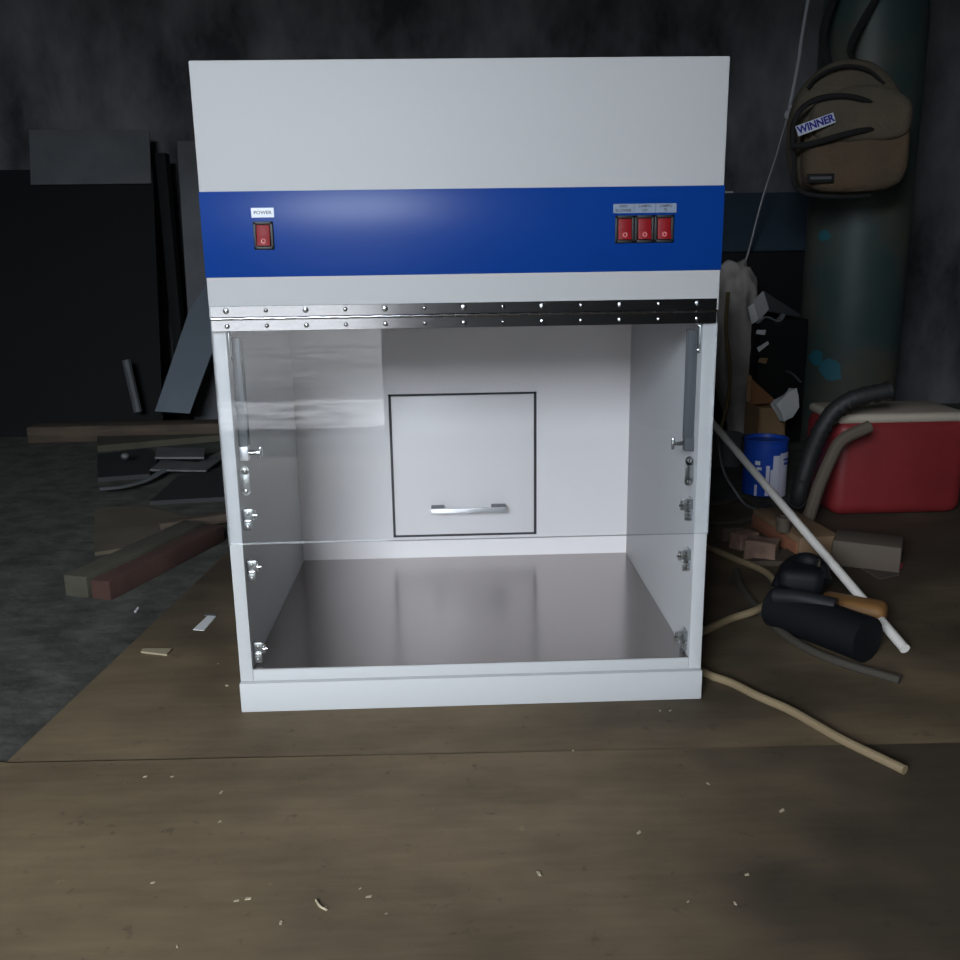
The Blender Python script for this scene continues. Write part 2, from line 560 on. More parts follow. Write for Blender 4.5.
def rocker(x, z):
    w_, h_ = 0.0228, 0.0315
    bz = MB()
    for lo, hi in (((x - w_ / 2, -.0032, z - h_ / 2), (x - w_ / 2 + .0032, 0, z + h_ / 2)), ((x + w_ / 2 - .0032, -.0032, z - h_ / 2), (x + w_ / 2, 0, z + h_ / 2)),
                   ((x - w_ / 2, -.0032, z + h_ / 2 - .0035), (x + w_ / 2, 0, z + h_ / 2)), ((x - w_ / 2, -.0032, z - h_ / 2), (x + w_ / 2, 0, z - h_ / 2 + .0035))):
        bz.box(lo, hi, 0.0006)
    bz.box((x - w_ / 2 + .002, -.0010, z - h_ / 2 + .002), (x + w_ / 2 - .002, 0, z + h_ / 2 - .002))
    sw = bz.build('rocker_switch', M['black'], cab)
    rk = MB()
    hw, hh = w_ / 2 - .0037, h_ / 2 - .0040
    # wedge: the lower half stands out, the upper half is pressed in
    for dx in (0,):
        t = bmesh.new()
        prof = [(z + hh, -.0026), (z, -.0030), (z - hh, -.0068), (z - hh, -.0008), (z + hh, -.0008)]
        vs1 = [t.verts.new((x - hw, yy, zz)) for zz, yy in prof]
        vs2 = [t.verts.new((x + hw, yy, zz)) for zz, yy in prof]
        t.faces.new(vs1)
        t.faces.new(vs2[::-1])
        for i in range(5):
            j = (i + 1) % 5
            t.faces.new((vs1[j], vs1[i], vs2[i], vs2[j]))
        bmesh.ops.recalc_face_normals(t, faces=t.faces)
        bmesh.ops.bevel(t, geom=list(t.edges), offset=.0005, segments=2, affect='EDGES', profile=0.5)
        rk._take(t)
    rk.build('rocker', M['red_sw'], sw)
    zz = z - hh * 0.55
    yy = -.0030 - (.0038) * .55
    mk = MB().tube([(x + .0022 * math.cos(q * PI / 8), yy - .0003 + .00035 * math.sin(q * PI / 8), zz + .0022 * math.sin(q * PI / 8)) for q in range(17)], .0008, 6, smooth=False)
    mk.build('rocker_mark', M['sw_mark'], sw)
    return sw


for x in (-0.2342, 0.1885, 0.2118, 0.2350):
    rocker(x, 0.6075 if x < 0 else 0.6088)
lb = MB().box((-.2468, -.0015, .6275), (-.2205, -.0007, .6385), 0.0004, seg=1).build('label_plate', M['label_white'], cab)
text_mesh('lettering', 'POWER', 0.0052, M['ink'], Matrix.Translation((-.2336, -.0016, .6330)) @ FRONT, lb, sx=1.15)
lb = MB().box((.1745, -.0013, .6270), (.2492, -.0007, .6375), 0.0002, seg=1).build('label_plate', M['label_grey'], cab)
for cx, t1, t2 in ((.1865, 'FAN', 'BLOWER'), (.2118, 'LAMPU', 'UV'), (.2365, 'LAMPU', 'TL')):
    text_mesh('lettering', t1, 0.0043, M['ink'], Matrix.Translation((cx, -.0014, .6347)) @ FRONT, lb, sx=1.1)
    text_mesh('lettering', t2, 0.0043, M['ink'], Matrix.Translation((cx, -.0014, .6300)) @ FRONT, lb, sx=1.1)
for cx in (.1990, .2245):
    MB().box((cx - .0002, -.0016, .6273), (cx + .0002, -.0012, .6372)).build('divider_line', M['ink'], lb)

# service hatch in the back wall
gp = MB()
for lo, hi in (((-.1275, D - .0012, .0965), (-.1232, D, .3520)), ((.1222, D - .0012, .0985), (.1268, D, .3520)),
               ((-.1275, D - .0012, .3486), (.1268, D, .3520)), ((-.1275, D - .0012, .0965), (.1268, D, .1005))):
    gp.box(lo, hi)
hatch = MB().box((-.1228, D - .0035, .1010), (.1219, D - .0001, .3483), 0.0012).build('access_hatch', M['inner'], cab)
gp.build('gap_trim', M['gap'], hatch)
yb = D - .030
hd = MB().box((-.0590, yb - .003, .1470), (.0710, yb + .003, .1555), 0.0008).build('handle', M['alu'], hatch)
hd['label'] = 'slim grey bow handle'
for xa, xb in ((-.0590, -.0365), (.0465, .0710)):
    MB().box((xa, yb + .003, .1480), (xb, D - .0036, .1553), 0.0006).build('handle_end', M['handle_end'], hatch)

# side wall fittings: stay rail, wing screw, keeper plate, flap brackets
for s in (-1, 1):
    def X(d):
        return s * (XI - d)

    def bx(mb, d0, d1, y0, y1, z0, z1, bev=0.0004):
        xa, xb = sorted((X(d0), X(d1)))
        return mb.box((xa, y0, z0), (xb, y1, z1), bev)
    up = MB()
    bx(up, 0, .0022, .012, .022, .4600, .5000, .0008)
    kp = up.build('slotted_keeper', M['zinc'], cab)
    for zz in (.464, .494):
        MB().lathe((X(.002), .017, zz), [(.0035, 0), (.003, .0015), (.0001, .002)], 12, axis=(-s, 0, 0)).build('screw', M['chrome'], kp)
    rl = MB()
    bx(rl, 0, .0020, .026, .040, .3480, .4880, .0004)
    bx(rl, .0020, .0115, .026, .0285, .3480, .4880, .0004)
    bx(rl, .0020, .0115, .0375, .040, .3480, .4880, .0004)
    rail = rl.build('stay_rail', M['grey_metal'], cab)
    cl = MB()
    bx(cl, .0005, .0120, .022, .036, .3345, .3525, .0008)
    clamp = cl.build('rail_clamp', M['alu'] if s < 0 else M['grey_metal'], rail)
    wz = .3435
    wg = MB()
    wg.cyl((X(.0120), .029, wz), (X(.0215), .029, wz), .0036, .0026, 14)
    wg.cyl((X(.0215), .029, wz), (X(.0245), .029, wz), .0022, .0022, 10)
    wg.cyl((X(.0260), .029, wz - .0075), (X(.0260), .029, wz + .0075), .0025, .0025, 12, bev=.0008)
    wg.build('wing_screw', M['chrome'], rail)
    kz0, kz1 = .2955, .3225
    kb = MB()
    bx(kb, .0010, .0120, .0190, .0220, kz0, kz1, .0003)
    for zz in (kz0, kz1):
        kb.cyl((X(.0065), .0190, zz), (X(.0065), .0220, zz), .0055, seg=20)
    bx(kb, 0, .0015, .0190, .0300, kz0, kz1, .0003)
    plate = kb.build('keeper_plate', M['zinc'], cab)
    for zz in (kz0, kz1):
        MB().lathe((X(.0065), .0190, zz), [(.0030, 0), (.0026, .0014), (.0001, .002)], 12, axis=(0, -1, 0)).build('screw', M['chrome'], plate)
    for bz_ in (.2620, .1935, .0800):
        br = MB()
        bx(br, 0, .0020, .016, .034, bz_ - .012, bz_ + .010, .0004)         # flange on the wall
        bx(br, 0, .0140, .016, .0195, bz_ - .0045, bz_ + .0105, .0005)      # face towards the front
        bx(br, .0005, .0110, .0155, .0195, bz_ - .0175, bz_ - .0050, .0008)  # lower tab
        brk = br.build('flap_bracket', M['zinc'], cab)
        lug = MB()
        lug.cyl((X(.0142), .0178, bz_ - .0035), (X(.0142), .0178, bz_ + .0095), .0024, seg=12)
        lug.cyl((X(.0138), .0150, bz_ + .0030), (X(.0190), .0150, bz_ + .0030), .0023, .0020, seg=12)
        lug.build('bracket_lug', M['chrome'], brk)
        for dd, dz in ((.0070, .0055), (.0058, -.0125)):
            MB().lathe((X(dd), .0157, bz_ + dz), [(.0026, 0), (.0022, .0012), (.0001, .0017)], 12, axis=(0, -1, 0)).build('screw', M['chrome'], brk)
        bar = MB()
        bx(bar, .0008, .0120, .0140, .0160, bz_ - .0062, bz_ - .0032, .0006)
        bar.build('bracket_clip', M['chrome'], brk)

# ------------------------------------------------------------------ left of the cabinet: sheets, boards and scrap by the wall


def lean(name, m, label, cat, base, top, depth_base, depth_top, th):
    """a board with real thickness leaning back: two image-side base points and two top points on their own depths"""
    p = [at(*base[0], depth_base), at(*base[1], depth_base), at(*top[1], depth_top), at(*top[0], depth_top)]
    o = MB().slab(p, th, bev=0.0008).build(name, m, smooth=20)
    return tag(o, label, cat)


fb = FZ
# wide dark sheet standing against the wall, top edge paler
t = thing('steel_sheet', 'tall dark steel sheet with a dull grey top standing by the back wall', 'metal sheet', (-1.18, 2.25, FZ))
MB().slab([(-1.75, 2.06, FZ), (-1.015, 2.06, FZ), (-1.015, 2.22, .88), (-1.72, 2.22, .88)], 0.01).build('sheet', M['post'], t)
MB().slab([(-1.42, 2.195, .83), (-1.018, 2.195, .83), (-1.020, 2.235, 1.005), (-1.42, 2.235, 1.01)], 0.006).build('top_strip', M['sheet_dark'], t)
o = MB().box((-1.000, 2.20, FZ), (-.965, 2.25, .93), .002).build('steel_post', M['post'])
tag(o, 'narrow black steel post upright beside the dark sheet', 'post')
o = MB().slab([(-.955, 2.24, FZ), (-.50, 2.24, FZ), (-.50, 2.33, .80), (-.80, 2.33, .98), (-.955, 2.33, .98)], .008).build('wall_board', M['sheet_dark'])
tag(o, 'dark brownish board propped behind the pale leaning plank', 'board')
# pale blue-grey plank leaning
zt = 0.048
c0, c1 = at(155, 412, 2.0), at(190, 414, 2.0)
c2, c3 = at(236, 288, 2.20), at(203, 268, 2.20)
dz = FZ + .050 - min(c0.z, c1.z)
o = MB().slab([c0, c1, c2, at(222, 255, 2.20), at(207, 284, 2.17), at(189, 312, 2.12)], 0.012, bev=.001).build('pale_plank', M['pale_board'], smooth=20)
tag(o, 'pale blue-grey board leaning behind the left side of the cabinet', 'board')
# thin stick leaning
o = MB().tube([at(126, 360, 2.0), at(138, 412, 1.98)], .014, 8, smooth=False).build('metal_bar', M['sheet_dark'])
tag(o, 'short grey metal bar leaning against the dark sheet', 'metal bar')
# low timber beam along the wall
g0, g1 = at(108, 424, 1.98), at(236, 424, 1.98)
o = MB().box((g0.x - .25, 1.93, FZ), (g1.x + .05, 2.02, .048), .004).build('timber_beam', M['wood_dark'])
tag(o, 'long brown timber beam lying along the back wall', 'timber')


def flat(name, m, label, cat, pix, z=FZ, th=.006, group=None, bev=0.0):
    p = [gr(x, y, z) for x, y in pix]
    o = MB().slab(p, th, bev=bev).build(name, m, smooth=20)
    if o.data.polygons and min(v.co.z for v in o.data.vertices) < z - 1e-5:
        o.data.transform(Matrix.Translation((0, 0, th)))
    return tag(o, label, cat, group)


flat('plank', M['wood_olive'], 'dusty olive plank on the floor in front of the wall beam', 'plank', [(98, 452), (232, 440), (236, 431), (98, 437)], FZ, .02)
flat('scrap_plate', M['scrap'], 'small flat grey metal plate on the scrap heap', 'metal plate', [(155, 459), (204, 459), (205, 450), (157, 449)], .028, .006)
flat('scrap_plate', M['scrap'], 'crooked grey offcut sticking out below the flat plate', 'metal plate', [(150, 471), (206, 472), (232, 452), (222, 452), (198, 464), (162, 461)], .010, .005)
flat('dark_sheet', M['scrap_dark'], 'black crumpled sheet lying behind the shining metal strip', 'sheet', [(98, 482), (150, 478), (160, 460), (148, 452), (98, 458)], FZ, .012)
flat('dark_sheet', M['scrap_dark'], 'black sheet lying on the floor between scrap plate and reddish timber', 'sheet', [(150, 505), (240, 500), (236, 468), (180, 478)], FZ, .010)
c = MB().tube([gr(100, 489, .012), gr(122, 487, .012), gr(144, 481, .012), gr(165, 470, .012)], .011, 8, flat=.35)
tag(c.build('metal_strip', M['foil']), 'curved shining metal strip on the floor at the far left', 'metal strip')
c = MB().ball(gr(125, 456, .03), .012, (1, 1, .8))
tag(c.build('crumpled_paper', M['scrap']), 'tiny grey crumpled scrap beside the black sheet', 'scrap')
flat('cardboard_sheet', M['card_olive'], 'olive brown cardboard sheet lying behind the reddish timber', 'cardboard', [(95, 556), (148, 548), (202, 522), (140, 508), (95, 512)], FZ, .008)
# olive plank and reddish beam, lying diagonally
A, B = gr(112, 601, FZ), gr(226, 541, FZ)
d = (B - A).normalized()
nn = Vector((-d.y, d.x, 0))
for nm, m, lab, off, w_, h_ in (('timber_beam', M['wood_red'], 'reddish brown timber beam lying diagonally beside the plywood edge', .022, .04, .036),
                               ('timber_beam', M['wood_olive'], 'dusty olive timber lying behind the reddish beam', .075, .05, .040)):
    c = (A + B) / 2 + nn * off + Vector((0, 0, h_ / 2))
    R = Matrix(((d.x, nn.x, 0), (d.y, nn.y, 0), (0, 0, 1)))
    o = MB().obox(c, ((B - A).length, w_, h_), R, .002).build(nm, m)
    tag(o, lab, 'timber')
o = MB().obox(gr(205, 520, .012), (.20, .03, .02), Matrix.Rotation(.5, 3, 'Z'), .002).build('wood_offcut', M['wood_dark'])
tag(o, 'short dark wood offcut near the cabinet corner behind the beams', 'wood')

# litter on the plywood
flat('paper_strip', M['paper'], 'white paper strip on the plywood left of the cabinet', 'paper', [(193, 630), (204, 631), (216, 617), (208, 616)], 0, .0012)
flat('paper_strip', M['scrap'], 'small grey tab at the far end of the white strip', 'paper', [(204.5, 616), (215.5, 616.4), (216, 614.6), (205.5, 614.2)], 0, .0012)
flat('wood_sliver', M['sliver'], 'flat pale wood sliver at the plywood left edge', 'wood sliver', [(141, 653), (167, 656), (172, 650), (143, 650)], 0, .003)
flat('paper_strip', M['paper'], 'white paper strip at the far left edge of the floor', 'paper', [(118, 664), (130, 666), (131, 664), (118, 662)], FZ, .0012)
flat('paper_scrap', M['paper'], 'thin white sliver on the concrete left of the plywood', 'paper', [(134, 612), (136, 613), (139, 608), (138, 607)], FZ, .001)
chips = [(177, 947 - 0), (145, 777), (172, 777), (218, 664), (227, 686), (221, 793), (237, 901), (248, 899), (360, 889), (318, 904), (325, 908), (386, 914),
         (220, 822), (153, 883), (281, 923), (369, 897), (660, 711), (670, 711), (573, 751), (639, 833), (708, 784), (747, 875), (539, 874), (688, 902), (782, 811), (735, 904)]
proto = MB().slab([(-.004, -.0015, 0), (.003, -.002, 0), (.0045, .0008, 0), (-.002, .0022, 0)], .0012).build('wood_chip', M['chip'], smooth=0)
proto['label'] = 'tiny pale wood chip on the plywood'
proto['category'] = 'wood chip'
proto['group'] = 'wood chips on the plywood'
for i, (x, y) in enumerate(chips):
    c = proto if i == 0 else proto.copy()
    if i:
        COL.objects.link(c)
    p = gr(x, y, 0)
    c.location = (p.x, p.y, 0.0002)
    c.rotation_euler = (0, 0, random.random() * 6)
    k = random.uniform(.35, .85)
    c.scale = (k * random.uniform(.8, 1.3), k, k)
c = MB().tube([gr(316, 900, .001), gr(320, 906, .001), gr(327, 910, .001)], .0012, 6)
tag(c.build('wood_shaving', M['chip']), 'curled pale wood shaving on the plywood in front of the cabinet left half', 'shaving')

# ------------------------------------------------------------------ right of the cabinet
# tall black steel locker and the blue sheet on it
o = MB().box((.72, 2.02, FZ), (1.30, 2.30, .575), .004).build('steel_cabinet', M['post'])
tag(o, 'low black steel cabinet in the dark behind the plastic sack', 'cabinet')
q = [at(700, 262, 2.06), at(806, 240, 2.06), at(806, 193, 2.24), at(700, 193, 2.24)]
o = MB().slab([(.70, 2.07, .577), (1.31, 2.07, .577), (1.33, 2.26, .775), (.70, 2.26, .775)], .006).build('blue_sheet', M['bluesheet'], smooth=0)
tag(o, 'dark blue sheet leaning on the wall above the black cabinet', 'sheet')
o = MB().obox((at(729, 193, 2.28)) + Vector((0, 0, .0)), (.03, .004, .012), Matrix.Identity(3), .001).build('wall_tab', M['whitecard'])
o.location.y = YB - .002 - 2.28 - .004 + .004
o.location.y = (YB - .0022) - 2.28
tag(o, 'small pale tab on the wall right of the blue band', 'tab')

# thin cable from the ceiling
kx = at(788, 115, 2.0)
top = kx + (at(808, 0, 2.0) - kx) * 4.2
top.z = min(top.z, ZC)
cb = thing('hanging_cable', 'thin pale cable hanging slanted from the roof beside the bag', 'cable', (kx.x, kx.y, .5))
lo1, lo2 = at(762, 200, 2.0), at(739, 284, 2.01)
MB().tube([top, at(808, 0, 2.0), at(799, 58, 2.0), kx], .0052, 8).build('cable', M['cable_pale'], cb)
MB().tube([kx, at(775, 160, 2.0), lo1, at(749, 250, 2.005), lo2], .0042, 8).build('lower_cable', M['cup'], cb)
kn = MB().ball(kx, .012, (1, .8, 1.25)).ball(kx + Vector((.006, -.004, .022)), .010).build('knot', M['cable_pale'], cb)

# crumpled plastic sack standing on the floor
base = at(738, 452, 1.75)
SX = at(733, 360, 1.895).x + .03
sk = MB()
prof = [(.055, FZ), (.075, .05), (.10, .14), (.118, .24), (.12, .34), (.105, .42), (.085, .47), (.06, .52), (.03, .545)]
sk.lathe((0, 0, 0), prof, 40)
so = sk.bm
bmesh.ops.subdivide_edges(so, edges=list(so.edges), cuts=2, use_grid_fill=True)
for v in so.verts:
    zz = v.co.z
    v.co.x += -.055 * min(1, max(0, zz) / .5)
    v.co.x *= .64
    f = noise.noise(Vector((v.co.x * 11, v.co.y * 11, zz * 5)))
    f2 = noise.noise(Vector((v.co.x * 32, v.co.y * 32, zz * 17 + 3)))
    dirr = Vector((v.co.x + .03, v.co.y, 0)).normalized()
    v.co += dirr * (f * .035 + f2 * .016)
    if zz > .01:
        v.co.z += f2 * .02
    v.co += Vector((SX, 1.895, 0))
o = sk.build('plastic_sack', M['plastic_grey'], smooth=60)
tag(o, 'tall crumpled grey plastic sack right behind the cabinet', 'sack')
c = MB().tube([at(728, 292, 1.56), at(726, 330, 1.56), at(730, 370, 1.56), at(728, 400, 1.57), at(722, 425, 1.55), gr(715, 452, 0)], .006, 8)
tag(c.build('yellow_rope', M['yellow_rope']), 'dull yellow rope hanging down in front of the plastic sack', 'rope')

# black bin with papers on it
bb = MB().box((at(757, 380, 1.69).x, 1.69, FZ), (at(803, 300, 1.78).x - .012, 1.775, .375), .004).build('black_crate', M['post'])
tag(bb, 'black crate carrying the folded white card and foil', 'crate')
p0 = at(758, 296, 1.78)
fold = thing('folded_card', 'white folded card standing on the black crate', 'card', (p0.x + .05, 1.78, .376))
MB().slab([at(754, 300, 1.74), at(763, 291, 1.76), at(769, 309, 1.74), at(759, 321, 1.72)], .004).build('card_face', M['whitecard'], fold)
MB().slab([at(748, 307, 1.73), at(754, 303, 1.735), at(759, 321, 1.72), at(752, 324, 1.715)], .004).build('card_flap', M['paper'], fold)
MB().slab([at(764, 291, 1.76), at(772, 297, 1.90), at(806, 318, 1.90), at(770, 311, 1.74)], .004).build('card_top', M['cup'], fold)
fo = MB().tube([at(756, 322, 1.69), at(765, 317, 1.69), at(776, 321, 1.69), at(783, 315, 1.70)], .011, 10, flat=.4).build('foil_strip', M['foil'])
crumple(fo, .006, 30)
tag(fo, 'bright crinkled foil strip below the folded card', 'foil')
for i, (pts, m, lab) in enumerate((
        ([(757, 330), (766, 330), (765, 335), (756, 334)], M['paper'], 'small pale paper tag behind the sack, higher of two'),
        ([(757, 348), (768, 341), (769, 344), (759, 352)], M['paper'], 'small pale paper tag behind the sack, lower of two'),
        ([(760, 358), (768, 358), (766, 364), (758, 362)], M['card'], 'small brown card tag below the pale tags'))):
    o = MB().slab([at(x, y, 1.6885) for x, y in pts], .003).build('paper_tag', m)
    tag(o, lab, 'tag')

# cardboard box with open flap and crumpled paper in it
cbx = thing('cardboard_box', 'torn brown cardboard box behind the blue tin', 'box', (.89, 1.55, FZ))
x0, x1, y0, y1, h = at(749, 420, 1.50).x, at(782, 420, 1.45).x, 1.42, 1.54, .150
cbx.location.x = (x0 + x1) / 2
cbx.location.y = 1.48
f_ = MB()
f_.box((x0, y0, FZ), (x1, y0 + .005, h)).box((x0, y1 - .005, FZ), (x1, y1, h)).box((x0, y0, FZ), (x0 + .005, y1, h)).box((x1 - .005, y0, FZ), (x1, y1, h)).box((x0, y0, FZ), (x1, y1, FZ + .005))
f_.build('carton', M['card'], cbx)
MB().slab([(x0, y1 - .004, h), (x1 - .03, y1 - .004, h), (x1 - .06, y1 + .03, h + .075), (x0 + .01, y1 + .03, h + .07)], .004).build('flap', M['card'], cbx)
MB().slab([(x1 - .058, y1 + .02, h + .065), (x1 - .005, y0 + .06, h + .006), (x1 - .085, y0 + .05, h + .004)], .004).build('flap', M['card_in'], cbx)
cp = MB().slab([at(776, 404, 1.38), at(797, 386, 1.41), at(799, 408, 1.40), at(792, 417, 1.38), at(784, 421, 1.37)], .03)
bmesh.ops.subdivide_edges(cp.bm, edges=list(cp.bm.edges), cuts=4, use_grid_fill=True)
cpo = cp.build('crumpled_paper', M['paper'], smooth=0)
crumple(cpo, .010, 22)
tag(cpo, 'crumpled white paper leaning from the cardboard box', 'paper')
o = MB().tube([at(786, 371, 1.686), at(792, 374, 1.686), at(800, 382, 1.686)], .011, 10, flat=.3).build('paper_roll', M['cup'])
tag(o, 'small dull grey paper roll against the black crate above the crumpled paper', 'paper')
cu = MB()
cp_ = at(729, 440, 1.40)
cu.lathe((cp_.x, 1.40, FZ), [(.034, 0), (.036, .01), (.036, .082), (.039, .088), (.034, .092), (.030, .088), (.0001, .086)], 24)
tag(cu.build('grey_tin_can', M['cup']), 'dull grey tin can on the floor right behind the cabinet edge', 'can')

# gas cylinder
CY, CR = 1.78, .15
CX = at(803, 300, CY).x + CR * 1.03
gc = thing('gas_cylinder', 'tall teal painted gas cylinder at the right behind the bag', 'gas cylinder', (CX, CY, FZ))
MB().lathe((CX, CY, 0), [(CR * .93, FZ), (CR, .02), (CR, 1.22), (CR * .93, 1.31), (CR * .70, 1.39), (CR * .35, 1.44), (.03, 1.46)], 48).build('body', M['teal'], gc)
MB().cyl((CX, CY, 1.455), (CX, CY, 1.53), .022, .02).cyl((CX - .05, CY, 1.50), (CX + .05, CY, 1.50), .014).build('valve', M['brass'], gc)
MB().lathe((CX, CY, 1.53), [(.02, 0), (.035, .005), (.035, .02), (.02, .025)], 20).build('valve_wheel', M['black'], gc)
for (px, py, rr) in ((826, 360, .030), (836, 372, .036), (835, 235, .022)):
    pch = MB()
    dcen = at(px, py, CY - CR)
    ang = math.asin(max(-1, min(1, (dcen.x - CX) / CR)))
    k = 10
    t_ = bmesh.new()
    vs = []
    for i in range(k):
        a_ = 2 * PI * i / k
        r_ = rr * random.uniform(.7, 1.15)
        aa = ang + math.cos(a_) * r_ / CR
        vs.append(t_.verts.new((CX + math.sin(aa) * (CR + .003), CY - math.cos(aa) * (CR + .003), dcen.z + math.sin(a_) * r_)))
    vc = t_.verts.new((CX + math.sin(ang) * (CR + .003), CY - math.cos(ang) * (CR + .003), dcen.z))
    for i in range(k):
        t_.faces.new((vs[i], vs[(i + 1) % k], vc))
    bmesh.ops.recalc_face_normals(t_, faces=t_.faces)
    pch._take(t_)
    pch.build('paint_patch', M['teal_hi'], gc)

# backpack hung on the cylinder valve
BX, BY = at(846, 128, 1.50).x, 1.50
zb, ztop = at(846, 196, 1.50).z, at(846, 60, 1.50).z
tilt = Matrix.Translation((BX, BY, zb)) @ Matrix.Rotation(-.02, 4, 'Y')
bp = thing('backpack', 'olive brown backpack with a white lettered patch hanging on the gas cylinder', 'backpack', (BX, BY, zb))


def pillow(w_, d_, h_, y_, z0, m, name, parent, n=10, pw=3.2, topround=.45, mtx=tilt):
    t = bmesh.new()
    bmesh.ops.create_cube(t, size=2)
    bmesh.ops.subdivide_edges(t, edges=list(t.edges), cuts=n, use_grid_fill=True)
    for v in t.verts:
        x, y, z = v.co
        nrm = (abs(x) ** pw + abs(y) ** pw + abs(z) ** pw) ** (1 / pw)
        f = max(abs(x), abs(y), abs(z)) / nrm
        x, y, z = x * f, y * f, z * f
        k = 1 - max(0, z) ** 2.5 * topround
        nz = noise.noise(Vector((x * 2.2, y * 2, z * 2.2 + h_)))
        v.co = Vector((x * w_ / 2 * k + nz * .004, y_ + y * d_ / 2 * (1 - .25 * max(0, z)) + nz * .006, z0 + (z + 1) / 2 * h_))
    bmesh.ops.transform(t, matrix=mtx, verts=t.verts)
    mb = MB()
    mb._take(t)
    return mb.build(name, m, parent, smooth=80)


Hh = ztop - zb
pillow(.300, .15, Hh, .0, 0, M['bag'], 'main_body', bp, topround=.40)
pk = pillow(.280, .09, Hh * .70, -.070, .004, M['bag2'], 'front_pocket', bp, pw=4, topround=.35)
pk2 = pillow(.262, .06, Hh * .40, -.098, Hh * .37, M['bag'], 'upper_pocket', bp, pw=4, topround=.55)


def bagp(px, py, dy):
    return at(px, py, BY + dy)


z1 = MB().tube([bagp(793, 150, -.085), bagp(793, 128, -.100), bagp(799, 112, -.108), bagp(811, 102, -.118), bagp(828, 97, -.124), bagp(850, 97, -.126), bagp(872, 104, -.118), bagp(888, 116, -.106)], .008, 8)
z1.build('zip', M['webbing'], bp)
z2 = MB().tube([bagp(793, 146, -.100), bagp(806, 145, -.119), bagp(822, 141, -.128), bagp(840, 136, -.130), bagp(860, 131, -.128), bagp(885, 128, -.110)], .008, 8)
z2.build('zip', M['webbing'], bp)
z3 = MB().tube([bagp(793, 145, -.080), bagp(794, 165, -.088), bagp(794, 182, -.084), bagp(799, 190, -.078), bagp(812, 195, -.085), bagp(840, 197, -.095), bagp(870, 196, -.085)], .006, 8)
z3.build('piping', M['webbing'], bp)
z4 = MB().tube([bagp(808, 88, -.055), bagp(816, 78, -.058), bagp(830, 70, -.062), bagp(848, 66, -.062), bagp(868, 70, -.06), bagp(884, 84, -.055)], .005, 8)
z4.build('piping', M['webbing'], bp)
# patch with lettering, tilted
pc = bagp(815.5, 124.5, -.1395)
px_ = (bagp(832, 118.3, -.1395) - bagp(800, 130.2, -.1395)).normalized()
pn = Vector((-.10, -1, 0.05))
pn = (pn - px_ * pn.dot(px_)).normalized()
pz_ = pn.cross(px_).normalized()
PM = Matrix((px_, pz_, pn)).transposed().to_4x4()
PM = Matrix.Translation(pc) @ PM
pt = bmesh.new()
bmesh.ops.create_cube(pt, size=1)
bmesh.ops.scale(pt, vec=(.100, .026, .004), verts=pt.verts)
bmesh.ops.transform(pt, matrix=PM, verts=pt.verts)
pm = MB()
pm._take(pt)
patch = pm.build('name_patch', M['patch'], bp)
text_mesh('lettering', 'WINNER', .0255, M['patch_ink'], PM @ Matrix.Translation((0, 0, .0022)), patch, ext=.0006, sx=.95, bold=.035)
tg = MB().box((0, 0, 0), (.001, .001, .001))
tg.bm.free()
tg = MB()
lc = bagp(820.5, 178, -.1235)
tg.obox(lc, (.072, .004, .022), Matrix.Identity(3), .001)
tgo = tg.build('maker_tag', M['webbing'], bp)
MB().obox(lc + Vector((0, -.0024, 0)), (.056, .0012, .007), Matrix.Identity(3)).build('tag_line', M['cup'], tgo)
MB().tube([(BX + .05, BY + .02, ztop - .01), (BX + .035, BY + .09, ztop + .06), (CX + .03, CY - .11, 1.40), (CX + .045, CY - .02, 1.49),
           (CX, CY + .035, 1.485), (CX - .045, CY - .02, 1.49), (BX - .03, BY + .12, ztop + .12), (BX - .05, BY + .02, ztop - .01)], .010, 8, flat=.35).build('strap', M['webbing'], bp)

# paint tin
tc = gr(770, 497, 0)
tx, ty = tc.x, tc.y + .05
TR, TH = .0520, .138
tin = thing('paint_tin', 'blue paint tin with white drips standing on the floor', 'paint tin', (tx, ty, 0))
MB().lathe((tx, ty, 0), [(TR * .97, 0.0003), (TR, .004), (TR, TH - .006), (TR * 1.03, TH - .004), (TR * 1.03, TH), (TR * .90, TH), (TR * .88, TH - .008), (.0001, TH - .008)], 40).build('can', M['blue_tin'], tin)


def on_tin(px, py):
    z = at(px, py, ty - TR).z
    dx = at(px, py, ty - TR * .8).x - tx
    a_ = math.asin(max(-.97, min(.97, dx / TR)))
    return a_, z


def tin_patch(pix, name, m, r):
    t_ = bmesh.new()
    pts = [on_tin(x, y) for x, y in pix]
    # resample the outline so that it wraps round the tin
    full = []
    for (a0, z0), (a1, z1) in zip(pts, pts[1:] + pts[:1]):
        k = max(1, int(abs(a1 - a0) / .08))
        for i in range(k):
            full.append((a0 + (a1 - a0) * i / k, z0 + (z1 - z0) * i / k))
    f1 = [t_.verts.new((tx + math.sin(a_) * r, ty - math.cos(a_) * r, z)) for a_, z in full]
    fc = t_.faces.new(f1)
    bmesh.ops.triangulate(t_, faces=[fc])
    bmesh.ops.recalc_face_normals(t_, faces=t_.faces)
    mb = MB()
    mb._take(t_)
    return mb.build(name, m, tin, smooth=0)


def tin_strip(x0, x1, y0, y1, name, m, r):
    """a curved strip with its own thickness on the tin wall"""
    (a0, z0), (a1, _), (_, z1) = on_tin(x0, y0), on_tin(x1, y0), on_tin(x0, y1)
    t_ = bmesh.new()
    k = 8
    rows = [[t_.verts.new((tx + math.sin(a0 + (a1 - a0) * i / k) * r, ty - math.cos(a0 + (a1 - a0) * i / k) * r, z)) for i in range(k + 1)] for z in (z1, z0)]
    for i in range(k):
        t_.faces.new((rows[0][i], rows[0][i + 1], rows[1][i + 1], rows[1][i]))
    mb = MB()
    mb._take(t_)
    return mb.build(name, m, tin)


